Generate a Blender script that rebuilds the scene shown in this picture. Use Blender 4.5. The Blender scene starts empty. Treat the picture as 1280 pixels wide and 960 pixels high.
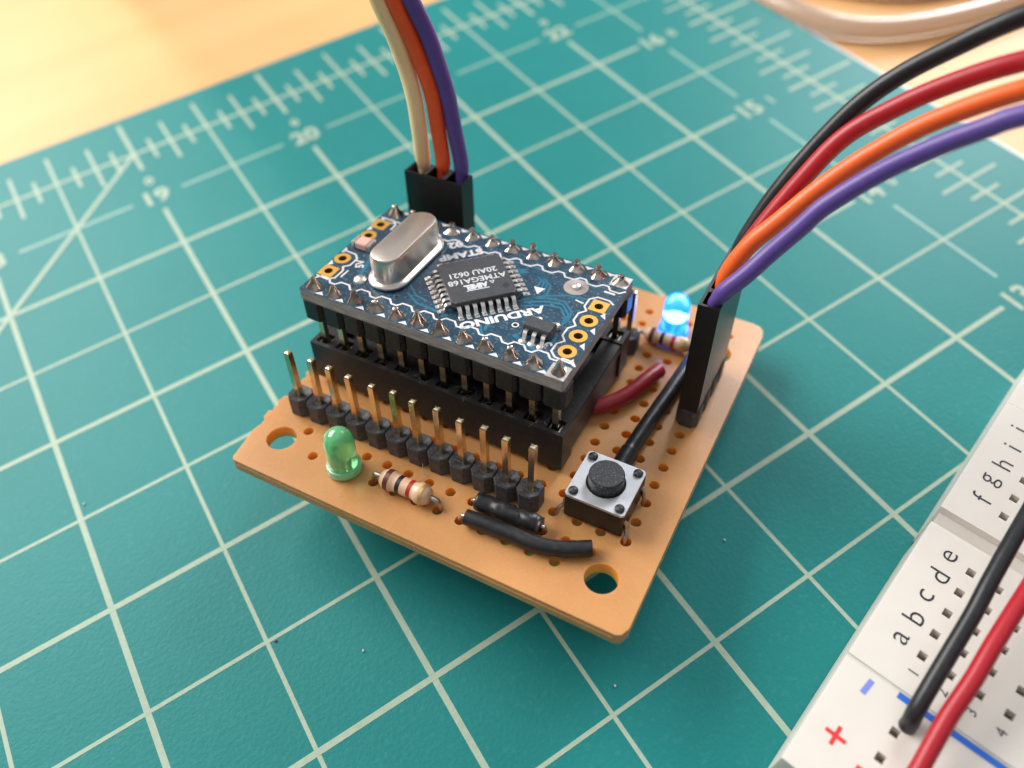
import bpy, bmesh, math, random
from mathutils import Matrix, Vector, noise
from mathutils.geometry import delaunay_2d_cdt
random.seed(7)
MM = 0.001
P = 2.54
scene = bpy.context.scene
COL = scene.collection

# ------------------------------------------------------------------ camera, world, lights, exposure
cam_d = bpy.data.cameras.new('camera')
cam = bpy.data.objects.new('camera', cam_d); COL.objects.link(cam)
CR = [[0.8407320288, -0.5389519112, -0.0519662688], [-0.4604548961, -0.6611700227, -0.5923136752], [0.2848700481, 0.5219052007, -0.8040298608]]
m = Matrix.Identity(4)
for k in range(3):
    m[k][0] = CR[0][k]; m[k][1] = -CR[1][k]; m[k][2] = -CR[2][k]
m[0][3], m[1][3], m[2][3] = -0.0409257627, -0.0775528165, 0.0813970665
cam.matrix_world = m
cam_d.sensor_width = 36; cam_d.lens = 36 * 1006.4945 / 1280
cam_d.clip_start = 0.004; cam_d.clip_end = 20
cam_d.dof.use_dof = True; cam_d.dof.focus_distance = 0.0785; cam_d.dof.aperture_fstop = 16
scene.camera = cam
scene.render.resolution_x = 1024; scene.render.resolution_y = 768

world = bpy.data.worlds.new('World'); scene.world = world; world.use_nodes = True
wn = world.node_tree; bgn = wn.nodes['Background']
# the dim room around: warm desk-height walls up to a paler ceiling
tc = wn.nodes.new('ShaderNodeTexCoord'); sx = wn.nodes.new('ShaderNodeSeparateXYZ'); cr = wn.nodes.new('ShaderNodeValToRGB')
mr = wn.nodes.new('ShaderNodeMapRange'); mr.inputs[1].default_value = -0.3; mr.inputs[2].default_value = 1.0
wn.links.new(tc.outputs['Generated'], sx.inputs[0]); wn.links.new(sx.outputs[2], mr.inputs[0]); wn.links.new(mr.outputs[0], cr.inputs[0])
cr.color_ramp.elements[0].color = (0.20, 0.17, 0.14, 1); cr.color_ramp.elements[1].color = (1.75, 1.85, 1.95, 1)
e = cr.color_ramp.elements.new(0.45); e.color = (0.40, 0.39, 0.38, 1)
wn.links.new(cr.outputs[0], bgn.inputs[0]); bgn.inputs[1].default_value = 0.38

def area(name, loc, target, sx_, sy_, power, color):
    l = bpy.data.lights.new(name, 'AREA'); l.shape = 'RECTANGLE'; l.size = sx_; l.size_y = sy_; l.energy = power; l.color = color
    o = bpy.data.objects.new(name, l); COL.objects.link(o); o.location = loc
    o.rotation_euler = (Vector(target) - Vector(loc)).to_track_quat('-Z', 'Y').to_euler()
    return o
area('window_light', (-0.22, 0.42, 0.38), (-0.01, 0.01, 0), 0.46, 0.38, 6.0, (1.0, 0.97, 0.93))
area('side_window_light', (0.95, 0.40, 0.50), (0.06, 0.0, 0), 0.42, 0.50, 10.5, (0.93, 0.96, 1.0))

vs = scene.view_settings
vs.view_transform = 'Standard'; vs.look = 'None'; vs.exposure = 0.02; vs.gamma = 1.0; vs.use_curve_mapping = False

# ------------------------------------------------------------------ materials
MATS = {}
def mat(name, base, rough=0.5, metal=0.0, var=None, vscale=1.0, vamt=0.0, bump=0.0, bscale=1.0, spec=0.5, trans=0.0, ior=1.45,
        sss=0.0, sssr=(0.5, 0.3, 0.15), coat=0.0, emit=None, estr=0.0, rvar=0.0, speck=None, speckamt=0.0, speckscale=3.0, stretch=None, alpha=1.0):
    """Principled material; colour variation, dust specks and bump from noise in object space (millimetres)."""
    M = bpy.data.materials.new(name); M.use_nodes = True
    nt = M.node_tree; b = nt.nodes['Principled BSDF']
    b.inputs['Base Color'].default_value = (*base, 1); b.inputs['Roughness'].default_value = rough; b.inputs['Metallic'].default_value = metal
    b.inputs['IOR'].default_value = ior; b.inputs['Specular IOR Level'].default_value = spec
    b.inputs['Transmission Weight'].default_value = trans; b.inputs['Coat Weight'].default_value = coat
    b.inputs['Alpha'].default_value = alpha
    if sss:
        b.inputs['Subsurface Weight'].default_value = sss; b.inputs['Subsurface Radius'].default_value = sssr; b.inputs['Subsurface Scale'].default_value = MM
    if emit:
        b.inputs['Emission Color'].default_value = (*emit, 1); b.inputs['Emission Strength'].default_value = estr
    t = nt.nodes.new('ShaderNodeTexCoord'); mp = nt.nodes.new('ShaderNodeMapping'); mp.inputs['Scale'].default_value = tuple(1000.0 * s for s in (stretch or (1, 1, 1)))
    nt.links.new(t.outputs['Object'], mp.inputs[0])
    def nz(scale, detail=3.0):
        n = nt.nodes.new('ShaderNodeTexNoise'); n.inputs['Scale'].default_value = scale; n.inputs['Detail'].default_value = detail
        nt.links.new(mp.outputs[0], n.inputs['Vector']); return n
    col = None
    if var:
        n = nz(vscale); r = nt.nodes.new('ShaderNodeMapRange'); r.inputs[1].default_value = 0.3; r.inputs[2].default_value = 0.7
        r.inputs[4].default_value = vamt; nt.links.new(n.outputs[0], r.inputs[0])
        mx = nt.nodes.new('ShaderNodeMix'); mx.data_type = 'RGBA'; mx.inputs[6].default_value = (*base, 1); mx.inputs[7].default_value = (*var, 1)
        nt.links.new(r.outputs[0], mx.inputs[0]); col = mx.outputs[2]
    if speck:
        n = nz(speckscale, 4.0); r = nt.nodes.new('ShaderNodeMapRange'); r.inputs[1].default_value = 0.56; r.inputs[2].default_value = 0.72
        r.inputs[4].default_value = speckamt; nt.links.new(n.outputs[0], r.inputs[0])
        mx = nt.nodes.new('ShaderNodeMix'); mx.data_type = 'RGBA'; mx.inputs[6].default_value = (*base, 1); mx.inputs[7].default_value = (*speck, 1)
        if col: nt.links.new(col, mx.inputs[6])
        nt.links.new(r.outputs[0], mx.inputs[0]); col = mx.outputs[2]
    if col: nt.links.new(col, b.inputs['Base Color'])
    if rvar:
        n = nz(vscale * 2.3); r = nt.nodes.new('ShaderNodeMapRange'); r.inputs[3].default_value = max(0.02, rough - rvar); r.inputs[4].default_value = rough + rvar
        nt.links.new(n.outputs[0], r.inputs[0]); nt.links.new(r.outputs[0], b.inputs['Roughness'])
    if bump:
        n = nz(bscale, 2.0); bp = nt.nodes.new('ShaderNodeBump'); bp.inputs['Strength'].default_value = bump; bp.inputs['Distance'].default_value = 0.15 * MM / max(bscale, 0.3)
        nt.links.new(n.outputs[0], bp.inputs['Height']); nt.links.new(bp.outputs[0], b.inputs['Normal'])
    MATS[name] = M
    return M
mat('mat_vinyl', (0.008, 0.184, 0.176), 0.48, spec=0.27, var=(0.010, 0.200, 0.191), vscale=0.06, vamt=0.8, bump=0.55, bscale=2.2, speck=(0.04, 0.23, 0.22), speckamt=0.35, speckscale=1.6)
mat('mat_print', (0.39, 0.47, 0.36), 0.5, spec=0.25, var=(0.31, 0.41, 0.31), vscale=1.5, vamt=0.7, bump=0.4, bscale=2.2)
mat('mat_print_faint', (0.27, 0.43, 0.34), 0.5, var=(0.22, 0.38, 0.31), vscale=1.5, vamt=0.7, bump=0.4, bscale=2.2)
mat('mat_cut', (0.035, 0.24, 0.23), 0.6)
mat('wood', (0.74, 0.41, 0.17), 0.45, spec=0.35, var=(0.68, 0.36, 0.14), vscale=0.05, vamt=0.8, stretch=(0.25, 2.0, 1.0), bump=0.1, bscale=0.8)
mat('paper', (0.82, 0.78, 0.80), 0.7, var=(0.78, 0.74, 0.75), vscale=0.2, vamt=0.6)
mat('phenolic', (0.51, 0.236, 0.080), 0.29, var=(0.60, 0.292, 0.108), vscale=0.11, vamt=0.9, speck=(0.74, 0.44, 0.21), speckamt=0.30, speckscale=5.0, bump=0.16, bscale=6.0, sss=0.35, sssr=(1.8, 0.7, 0.15), rvar=0.10)
mat('phenolic_core_glow', (0.80, 0.36, 0.055), 0.5, var=(0.70, 0.30, 0.05), vscale=0.8, vamt=0.7, stretch=(1, 1, 3), bump=0.3, bscale=3.0, sss=0.8, sssr=(2.6, 1.2, 0.2))  # hole walls: raw core tint, brightened to paint in light glowing through the board
mat('black_plastic', (0.012, 0.012, 0.013), 0.42, var=(0.018, 0.017, 0.017), vscale=1.2, vamt=0.8, speck=(0.10, 0.095, 0.09), speckamt=0.30, speckscale=3.0, bump=0.25, bscale=5.0)
mat('dusty_sheen_plastic', (0.030, 0.030, 0.034), 0.52, var=(0.075, 0.074, 0.080), vscale=1.3, vamt=0.9, speck=(0.20, 0.19, 0.19), speckamt=0.45, speckscale=4.0, bump=0.5, bscale=5.0)  # dust on the headers; also the painted sheen of the plug ribs
mat('gloss_plastic', (0.008, 0.008, 0.009), 0.34, spec=0.4, var=(0.014, 0.013, 0.013), vscale=0.8, vamt=0.6, bump=0.10, bscale=2.5, rvar=0.06)
mat('brass_pin', (0.82, 0.67, 0.44), 0.24, 1.0, var=(0.62, 0.50, 0.34), vscale=0.8, vamt=0.8, bump=0.15, bscale=3.0, rvar=0.08)
mat('tin', (0.84, 0.81, 0.78), 0.36, 1.0, var=(0.62, 0.57, 0.53), vscale=1.6, vamt=0.8, bump=0.2, bscale=3.0, rvar=0.1)
mat('dull_lead', (0.55, 0.50, 0.46), 0.38, 1.0, var=(0.36, 0.31, 0.28), vscale=1.0, vamt=0.8, bump=0.2, bscale=3.0)
mat('solder', (0.62, 0.54, 0.48), 0.18, 1.0, var=(0.36, 0.27, 0.21), vscale=1.3, vamt=0.9, bump=0.35, bscale=2.0, rvar=0.12)
mat('pcb_blue', (0.009, 0.034, 0.064), 0.38, var=(0.018, 0.066, 0.105), vscale=0.8, vamt=0.9, speck=(0.22, 0.30, 0.38), speckamt=0.55, speckscale=3.5, bump=0.30, bscale=3.0)
mat('pcb_edge', (0.24, 0.20, 0.19), 0.6, var=(0.46, 0.39, 0.37), vscale=1.2, vamt=0.9, stretch=(0.5, 0.5, 3.0), bump=0.5, bscale=3.0)
mat('pcb_trace', (0.018, 0.130, 0.215), 0.28, var=(0.030, 0.18, 0.26), vscale=1.5, vamt=0.8, coat=0.3)
mat('silkscreen', (0.70, 0.66, 0.65), 0.55, var=(0.58, 0.55, 0.55), vscale=2.5, vamt=0.8, bump=0.2, bscale=4.0)
mat('gold_pad', (0.86, 0.46, 0.09), 0.42, 0.85, var=(0.80, 0.46, 0.13), vscale=1.5, vamt=0.6, bump=0.1, bscale=3.0)
mat('bore', (0.16, 0.075, 0.015), 0.5)
mat('chip_epoxy', (0.040, 0.041, 0.046), 0.45, var=(0.052, 0.053, 0.060), vscale=1.5, vamt=0.8, speck=(0.22, 0.22, 0.22), speckamt=0.25, speckscale=5.0, bump=0.35, bscale=7.0)
mat('chip_print', (0.52, 0.52, 0.54), 0.6)
mat('crystal_can', (0.74, 0.68, 0.62), 0.33, 1.0, var=(0.68, 0.62, 0.56), vscale=0.6, vamt=0.6, rvar=0.03)
mat('ceramic_tan', (0.66, 0.42, 0.34), 0.5)
mat('switch_plate', (0.62, 0.63, 0.65), 0.42, 0.8, var=(0.52, 0.52, 0.55), vscale=1.0, vamt=0.7, bump=0.2, bscale=4.0)
mat('switch_button', (0.022, 0.022, 0.026), 0.45, var=(0.03, 0.03, 0.034), vscale=2.0, vamt=0.6, speck=(0.30, 0.31, 0.34), speckamt=0.55, speckscale=6.0, bump=0.45, bscale=7.0)
mat('led_green', (0.30, 0.86, 0.42), 0.07, trans=0.62, ior=1.45, sss=0.5, sssr=(0.6, 2.0, 0.9), coat=0.4)
mat('led_clear_green', (0.40, 0.90, 0.52), 0.07, trans=0.50, sss=0.5, sssr=(2, 3, 2.2), ior=1.5, coat=0.3)
mat('led_blue', (0.06, 0.30, 1.0), 0.15, trans=0.75, ior=1.3, emit=(0.006, 0.17, 1.0), estr=1.3)
mat('led_core', (0.8, 0.95, 1.0), 0.3, emit=(0.55, 0.88, 1.0), estr=9.0)
mat('resistor_tan', (0.66, 0.40, 0.24), 0.35, var=(0.74, 0.50, 0.33), vscale=0.9, vamt=0.8, coat=0.35, bump=0.1, bscale=2.0)
mat('band_brown', (0.11, 0.022, 0.010), 0.35, coat=0.3); mat('band_black', (0.012, 0.011, 0.011), 0.35, coat=0.3)
mat('band_red', (0.42, 0.016, 0.014), 0.35, coat=0.3); mat('band_gold', (0.62, 0.40, 0.14), 0.35, 0.6)
def wiremat(n, c, c2): mat(n, c, 0.36, var=c2, vscale=0.5, vamt=0.7, bump=0.12, bscale=2.5, sss=0.30, sssr=(0.9, 0.5, 0.5), speck=tuple(min(1, x * 1.3 + 0.05) for x in c), speckamt=0.25, speckscale=2.0)
wiremat('wire_cream', (0.93, 0.70, 0.38), (0.90, 0.66, 0.33)); wiremat('wire_orange', (0.95, 0.115, 0.020), (0.90, 0.10, 0.018))
wiremat('wire_purple', (0.125, 0.070, 0.31), (0.11, 0.060, 0.27)); wiremat('wire_red', (0.42, 0.012, 0.022), (0.36, 0.010, 0.018))
wiremat('wire_black', (0.012, 0.013, 0.015), (0.02, 0.021, 0.024)); wiremat('wire_amber', (0.90, 0.145, 0.020), (0.84, 0.13, 0.018))
wiremat('sleeve_red', (0.33, 0.018, 0.030), (0.27, 0.014, 0.024)); wiremat('sleeve_black', (0.012, 0.012, 0.013), (0.026, 0.025, 0.026))
mat('bb_plastic', (0.71, 0.66, 0.595), 0.45, var=(0.67, 0.615, 0.545), vscale=0.25, vamt=0.6, bump=0.12, bscale=3.0, sss=0.3, sssr=(0.9, 0.7, 0.6))
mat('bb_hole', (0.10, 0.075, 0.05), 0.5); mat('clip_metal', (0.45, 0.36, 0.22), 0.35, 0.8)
mat('print_black', (0.02, 0.018, 0.022), 0.5); mat('print_blue', (0.02, 0.13, 0.55), 0.5); mat('print_paleblue', (0.18, 0.24, 0.62), 0.5); mat('print_red', (0.70, 0.03, 0.03), 0.5)
mat('clear_tube', (0.66, 0.52, 0.40), 0.18, trans=0.55, ior=1.4, sss=0.2, sssr=(2, 1.6, 1.4), coat=0.5)
mat('dust', (0.55, 0.55, 0.5), 0.8); mat('grit', (0.16, 0.12, 0.13), 0.7); mat('fibre', (0.22, 0.20, 0.19), 0.6)

# ------------------------------------------------------------------ mesh helpers (millimetres in, metres out)
class MB:
    def __init__(s): s.v = []; s.f = []
    def add(s, vs, fs):
        o = len(s.v); s.v += [tuple(v) for v in vs]; s.f += [tuple(i + o for i in f) for f in fs]; return s
    def box(s, x0, x1, y0, y1, z0, z1, b=0.0):
        if b <= 0:
            v = [(x, y, z) for z in (z0, z1) for y in (y0, y1) for x in (x0, x1)]
            return s.add(v, [(0, 2, 3, 1), (4, 5, 7, 6), (0, 1, 5, 4), (2, 6, 7, 3), (0, 4, 6, 2), (1, 3, 7, 5)])
        def ring(d, z): return [(x0 + d + (b - d if 0 else 0), y0 + d, z), (x1 - d, y0 + d, z), (x1 - d, y1 - d, z), (x0 + d, y1 - d, z)]
        def oct_(d, z):
            c = b
            return [(x0 + c, y0 + d, z), (x1 - c, y0 + d, z), (x1 - d, y0 + c, z), (x1 - d, y1 - c, z), (x1 - c, y1 - d, z), (x0 + c, y1 - d, z), (x0 + d, y1 - c, z), (x0 + d, y0 + c, z)]
        return s.loft([oct_(b * 0.7, z0), oct_(0, z0 + b), oct_(0, z1 - b), oct_(b * 0.7, z1)])
    def loft(s, rings, cap0=True, cap1=True, closed=True):
        n = len(rings[0]); vs = [p for r in rings for p in r]; fs = []
        for k in range(len(rings) - 1):
            for i in range(n if closed else n - 1):
                j = (i + 1) % n; fs.append((k * n + i, k * n + j, (k + 1) * n + j, (k + 1) * n + i))
        if cap0: fs.append(tuple(reversed(range(n))))
        if cap1: fs.append(tuple((len(rings) - 1) * n + i for i in range(n)))
        return s.add(vs, fs)
    def prism(s, poly, z0, z1): return s.loft([[(x, y, z0) for x, y in poly], [(x, y, z1) for x, y in poly]])
    def lathe(s, prof, cx=0, cy=0, n=24):
        rings = [[(cx + r * math.cos(2 * math.pi * i / n), cy + r * math.sin(2 * math.pi * i / n), z) for i in range(n)] for r, z in prof]
        return s.loft(rings)
    def tube(s, pts, rad, n=12, sub=6, smooth=True, caps=True, squash=None):
        pts = [Vector(p) for p in pts]
        if smooth and len(pts) > 2: pts = spline(pts, sub)
        rs = rad if callable(rad) else (lambda t: rad)
        tan = []
        for i in range(len(pts)):
            a = pts[max(0, i - 1)]; c = pts[min(len(pts) - 1, i + 1)]; tan.append((c - a).normalized())
        up = Vector((0, 0, 1)) if abs(tan[0].z) < 0.9 else Vector((1, 0, 0))
        nrm = (up - tan[0] * up.dot(tan[0])).normalized(); rings = []
        for i, p in enumerate(pts):
            nrm = (nrm - tan[i] * nrm.dot(tan[i])).normalized(); bi = tan[i].cross(nrm)
            r = rs(i / (len(pts) - 1))
            rings.append([tuple(p + (nrm * math.cos(2 * math.pi * k / n) + bi * math.sin(2 * math.pi * k / n)) * r) for k in range(n)])
        return s.loft(rings, caps, caps)
    def strip(s, pts, w, z, closed=False):
        """flat printed line of width w through 2-D points"""
        P2 = [Vector(p) for p in pts]; L = []; R = []
        n = len(P2)
        for i in range(n):
            a = P2[(i - 1) % n] if (closed or i > 0) else P2[i]; b = P2[i]; c = P2[(i + 1) % n] if (closed or i < n - 1) else P2[i]
            d1 = (b - a).normalized() if (b - a).length > 1e-9 else (c - b).normalized()
            d2 = (c - b).normalized() if (c - b).length > 1e-9 else d1
            t = (d1 + d2); t = t.normalized() if t.length > 1e-6 else d1
            nn = Vector((-t.y, t.x)); k = 1 / max(0.5, nn.dot(Vector((-d1.y, d1.x))))
            L.append((b.x + nn.x * w / 2 * k, b.y + nn.y * w / 2 * k, z)); R.append((b.x - nn.x * w / 2 * k, b.y - nn.y * w / 2 * k, z))
        vs = L + R; fs = []
        for i in range(n if closed else n - 1):
            j = (i + 1) % n; fs.append((n + i, n + j, j, i))
        return s.add(vs, fs)
    def poly(s, pts, z): return s.add([(x, y, z) for x, y in pts], [tuple(range(len(pts)))])
    def xf(s, M): s.v = [tuple(M @ Vector(v)) for v in s.v]; return s

def spline(pts, sub):
    out = []
    n = len(pts)
    for i in range(n - 1):
        p0 = pts[max(0, i - 1)]; p1 = pts[i]; p2 = pts[i + 1]; p3 = pts[min(n - 1, i + 2)]
        for k in range(sub):
            t = k / sub; t2 = t * t; t3 = t2 * t
            out.append(0.5 * ((2 * p1) + (p2 - p0) * t + (2 * p0 - 5 * p1 + 4 * p2 - p3) * t2 + (3 * p1 - p0 - 3 * p2 + p3) * t3))
    out.append(pts[-1]); return out

def circ(cx, cy, r, n=16, a0=0): return [(cx + r * math.cos(a0 + 2 * math.pi * i / n), cy + r * math.sin(a0 + 2 * math.pi * i / n)) for i in range(n)]
def stadium(cx, cy, L, W, n=10):
    """long axis along y"""
    h = (L - W) / 2; r = W / 2; out = []
    for i in range(n + 1): a = math.pi * i / n; out.append((cx + r * math.cos(a), cy + h + r * math.sin(a)))
    for i in range(n + 1): a = math.pi + math.pi * i / n; out.append((cx + r * math.cos(a), cy - h + r * math.sin(a)))
    return out
def plate(outline, holes, z0, z1, chamfer=0.0):
    """flat slab with through holes: outline [(x,y)], holes [(polygon)]"""
    vs = []; es = []
    loops = [outline] + holes
    for lp in loops:
        o = len(vs); n = len(lp); vs += [Vector(p) for p in lp]; es += [(o + i, o + (i + 1) % n) for i in range(n)]
    rv, re, rf, _, _, _ = delaunay_2d_cdt(vs, es, [], 1, 1e-6)
    data = [(sum(p[0] for p in h) / len(h), sum(p[1] for p in h) / len(h), max(math.hypot(p[0] - h[0][0], p[1] - h[0][1]) for p in h) / 2, h) for h in holes]
    grid = {}
    for d in data: grid.setdefault((round(d[0] / P), round(d[1] / P)), []).append(d)
    def inside(h, x, y):
        c = False; n = len(h)
        for i in range(n):
            x1, y1 = h[i]; x2, y2 = h[(i + 1) % n]
            if (y1 > y) != (y2 > y) and x < (x2 - x1) * (y - y1) / (y2 - y1) + x1: c = not c
        return c
    mb = MB(); tris = []
    for f in rf:
        cx = sum(rv[i].x for i in f) / len(f); cy = sum(rv[i].y for i in f) / len(f); bad = not inside(outline, cx, cy)
        if not bad:
            gi, gj = round(cx / P), round(cy / P)
            for a in (-1, 0, 1):
                for b in (-1, 0, 1):
                    for d in grid.get((gi + a, gj + b), []):
                        if inside(d[3], cx, cy): bad = True
        if bad: continue
        a = rv[f[0]]; b = rv[f[1]]; c = rv[f[2]]
        if (b - a).cross(c - a) < 0: f = list(reversed(f))
        tris.append(tuple(f))
    n = len(rv)
    mb.add([(v.x, v.y, z1) for v in rv], tris)
    mb.add([(v.x, v.y, z0) for v in rv], [tuple(reversed(t)) for t in tris])
    cnt = {}
    for t in tris:
        for i in range(len(t)):
            a, b = t[i], t[(i + 1) % len(t)]; cnt[(a, b)] = cnt.get((a, b), 0) + 1
    for (a, b) in cnt:
        if (b, a) not in cnt: mb.f.append((a, n + a, n + b, b))
    return mb
def gridbox(xs, ys, ishole, z0, z1, depth):
    """box whose top has square pockets: xs, ys are cut positions, ishole(i, j) tells which cells are pockets"""
    mb = MB(); nx = len(xs) - 1; ny = len(ys) - 1
    for i in range(nx):
        for j in range(ny):
            z = z1 - depth if ishole(i, j) else z1
            mb.add([(xs[i], ys[j], z), (xs[i + 1], ys[j], z), (xs[i + 1], ys[j + 1], z), (xs[i], ys[j + 1], z)], [(0, 1, 2, 3)])
            if ishole(i, j):
                q = [(xs[i], ys[j]), (xs[i + 1], ys[j]), (xs[i + 1], ys[j + 1]), (xs[i], ys[j + 1])]
                for k in range(4):
                    a = q[k]; b = q[(k + 1) % 4]; mb.add([(*a, z1), (*b, z1), (*b, z), (*a, z)], [(0, 1, 2, 3)])
    x0, x1, y0, y1 = xs[0], xs[-1], ys[0], ys[-1]; q = [(x0, y0), (x1, y0), (x1, y1), (x0, y1)]
    for k in range(4):
        a = q[k]; b = q[(k + 1) % 4]; mb.add([(*a, z0), (*b, z0), (*b, z1), (*a, z1)], [(0, 1, 2, 3)])
    mb.add([(x0, y0, z0), (x0, y1, z0), (x1, y1, z0), (x1, y0, z0)], [(0, 1, 2, 3)])
    return mb

ORG = {}
def mesh(name, mb, org=(0, 0, 0), smooth=None):
    me = bpy.data.meshes.new(name)
    me.from_pydata([((x - org[0]) * MM, (y - org[1]) * MM, (z - org[2]) * MM) for x, y, z in mb.v], [], mb.f)
    if smooth:
        for p in me.polygons: p.use_smooth = True
        me.set_sharp_from_angle(angle=math.radians(smooth))
    me.update(); return me
def obj(name, mb, material, parent=None, smooth=None, kind=None, label=None):
    org = ORG.get(parent, (0, 0, 0)) if parent else (0, 0, 0)
    me = mb if isinstance(mb, bpy.types.Mesh) else mesh(name, mb, org, smooth)
    if not me.materials: me.materials.append(MATS[material])
    o = bpy.data.objects.new(name, me); COL.objects.link(o)
    if parent: o.parent = parent; ORG[o] = org
    if kind: o['kind'] = kind
    if label: o['label'] = label
    return o
def inst(name, me, loc, parent, rotz=0.0):
    """another piece sharing mesh data, moved to loc (mm, in the parent's frame)"""
    o = bpy.data.objects.new(name, me); COL.objects.link(o)
    g = ORG.get(parent, (0, 0, 0)); o.location = tuple((loc[k] - g[k]) * MM for k in range(3)); o.rotation_euler = (0, 0, rotz)
    o.parent = parent; ORG[o] = loc; return o
def thing(name, label, cat, org, frame=None, group=None):
    """an Empty at the thing's base; org in mm in the given frame"""
    o = bpy.data.objects.new(name, None); COL.objects.link(o); o.empty_display_size = 0.005
    o['label'] = label; o['category'] = cat
    if group: o['group'] = group
    M = frame if frame is not None else Matrix.Identity(4)
    o.matrix_world = M @ Matrix.Translation(Vector(org) * MM); ORG[o] = tuple(org); return o
def tag(o, label, cat, group=None):
    o['label'] = label; o['category'] = cat
    if group: o['group'] = group
    return o
_tc = {}
def text_mb(s, size, bold=0.0, sx_=1.0):
    key = (s, size, bold, sx_)
    if key not in _tc:
        cu = bpy.data.curves.new('t', 'FONT'); cu.body = s; cu.size = size; cu.align_x = 'CENTER'; cu.align_y = 'CENTER'; cu.offset = bold; cu.resolution_u = 3; cu.fill_mode = 'FRONT'
        o = bpy.data.objects.new('t', cu); COL.objects.link(o); bpy.context.view_layer.update()
        me = bpy.data.meshes.new_from_object(o.evaluated_get(bpy.context.evaluated_depsgraph_get()))
        vs = [tuple(v.co) for v in me.vertices]; fs = [tuple(p.vertices) for p in me.polygons]
        xs = [v[0] for v in vs]; ys = [v[1] for v in vs]; cx = (min(xs) + max(xs)) / 2; cy = (min(ys) + max(ys)) / 2
        vs = [((x - cx) * sx_, y - cy, 0) for x, y, z in vs]
        fs2 = []
        for f in fs:
            a, b, c = (Vector(vs[i]) for i in f[:3]); fs2.append(f if (b - a).cross(c - a).z >= 0 else tuple(reversed(f)))
        bpy.data.objects.remove(o); bpy.data.curves.remove(cu); bpy.data.meshes.remove(me); _tc[key] = (vs, fs2)
    mb = MB(); mb.add(*_tc[key]); return mb
def text(name, s, size, x, y, z, ang, material, parent, bold=0.0, sx_=1.0):
    mb = text_mb(s, size, bold, sx_); mb.xf(Matrix.Translation((x, y, z)) @ Matrix.Rotation(ang, 4, 'Z')); return obj(name, mb, material, parent)

# ------------------------------------------------------------------ the setting: desk top, paper, cutting mat
TZ = -2.6
o = obj('table', MB().box(-900, 900, -700, 900, TZ - 25, TZ, 1.5), 'wood'); o['kind'] = 'structure'
X = lambda i: (i - 20.5) * 25.4
Y = lambda v: -(v - 2) * 25.4
o = obj('paper_sheet', MB().box(X(15), X(23.42) + 3.6, Y(12), Y(-0.30), TZ + 0.01, TZ + 0.35), 'paper'); tag(o, 'white paper sheet showing as a thin strip along the mat edge', 'paper')
cm = thing('cutting_mat', 'teal self-healing cutting mat with pale inch grid under the circuit board', 'cutting mat', (0, 0, TZ + 0.36))
obj('sheet', MB().box(X(-0.42), X(23.42), Y(17.45), Y(-0.45), TZ + 0.36, 0, 0.25), 'mat_vinyl', cm)
z1, z2, z3, z4 = 0.012, 0.022, 0.032, 0.042
# grid lines: thick on inches, thin on half inches; the line through the numerals is broken and faint
for k in range(0, 47):
    i = k / 2
    thick = (k % 2 == 0); w = 0.66 if thick else 0.44
    if i in (0, 23): continue
    if i in (0.5, 22.5):
        segs = [(n - 0.845, n - 0.155) for n in range(1, 18)]
        mb = MB()
        for a, b in segs: mb.strip([(X(i), Y(b)), (X(i), Y(a))], 0.5, z1)
        obj('grid_line', mb, 'mat_print_faint', cm)
    else:
        obj('grid_line', MB().strip([(X(i), Y(17)), (X(i), Y(0.64 if thick else 0))], w, z1), 'mat_print', cm)
for k in range(0, 35):
    v = k / 2; thick = (k % 2 == 0); w = 0.66 if thick else 0.44
    if v in (0, 17): continue
    if v in (0.5, 16.5):
        mb = MB()
        for n in range(1, 24): mb.strip([(X(n - 0.845), Y(v)), (X(n - 0.155), Y(v))], 0.5, z2)
        obj('grid_line', mb, 'mat_print_faint', cm)
    else:
        obj('grid_line', MB().strip([(X(0.64), Y(v)), (X(22.35 if thick else 23), Y(v))], w, z2), 'mat_print', cm)
for (a, b) in (((0, 0), (23, 0)), ((23, 0), (23, 17)), ((0, 0), (0, 17)), ((0, 17), (23, 17))):
    obj('ruler_line', MB().strip([(X(a[0]), Y(a[1])), (X(b[0]), Y(b[1]))], 0.6, z3), 'mat_print', cm)
def tick_dims(e):
    if e % 8 == 0: return 0.37, 0.19, 0.66
    if e % 4 == 0: return 0.31, 0.0, 0.55
    if e % 2 == 0: return 0.24, 0.21, 0.55
    return 0.11, 0.12, 0.55
tick_me = {}
def tick(e, x, y, horiz):
    a, b, w = tick_dims(e); key = (a, b, w, horiz)
    if key not in tick_me:
        mb = MB(); mb.strip([(0, -b * 25.4), (0, a * 25.4)] if not horiz else [(-b * 25.4, 0), (a * 25.4, 0)], w, 0)
        me = mesh('tick_mark', mb); me.materials.append(MATS['mat_print']); tick_me[key] = me
    inst('tick_mark', tick_me[key], (x, y, z4), cm)
for e in range(14 * 8 + 1, 23 * 8): tick(e, X(e / 8), Y(0), False)
for e in range(1, 9 * 8): tick(e, X(23), Y(e / 8), True)
for n in range(13, 23):
    text('numeral', str(n), 4.6, X(n), Y(0.5), z4, 0, 'mat_print', cm, 0.15)
    text('small_numeral', '0', 2.7, X(n), Y(0.325), z4, 0, 'mat_print', cm, 0.10)
for n in range(6, 17):
    text('numeral', str(n), 4.6, X(22.475), Y(17 - n), z4, 0, 'mat_print', cm, 0.15)
    text('small_numeral', '1' if n == 15 else '0', 2.7, X(22.645), Y(17 - n), z4, 0, 'mat_print', cm, 0.10)
obj('diagonal_line', MB().strip([(X(19), Y(0)), (X(7), Y(12))], 0.7, 0.05), 'mat_print', cm)
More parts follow.
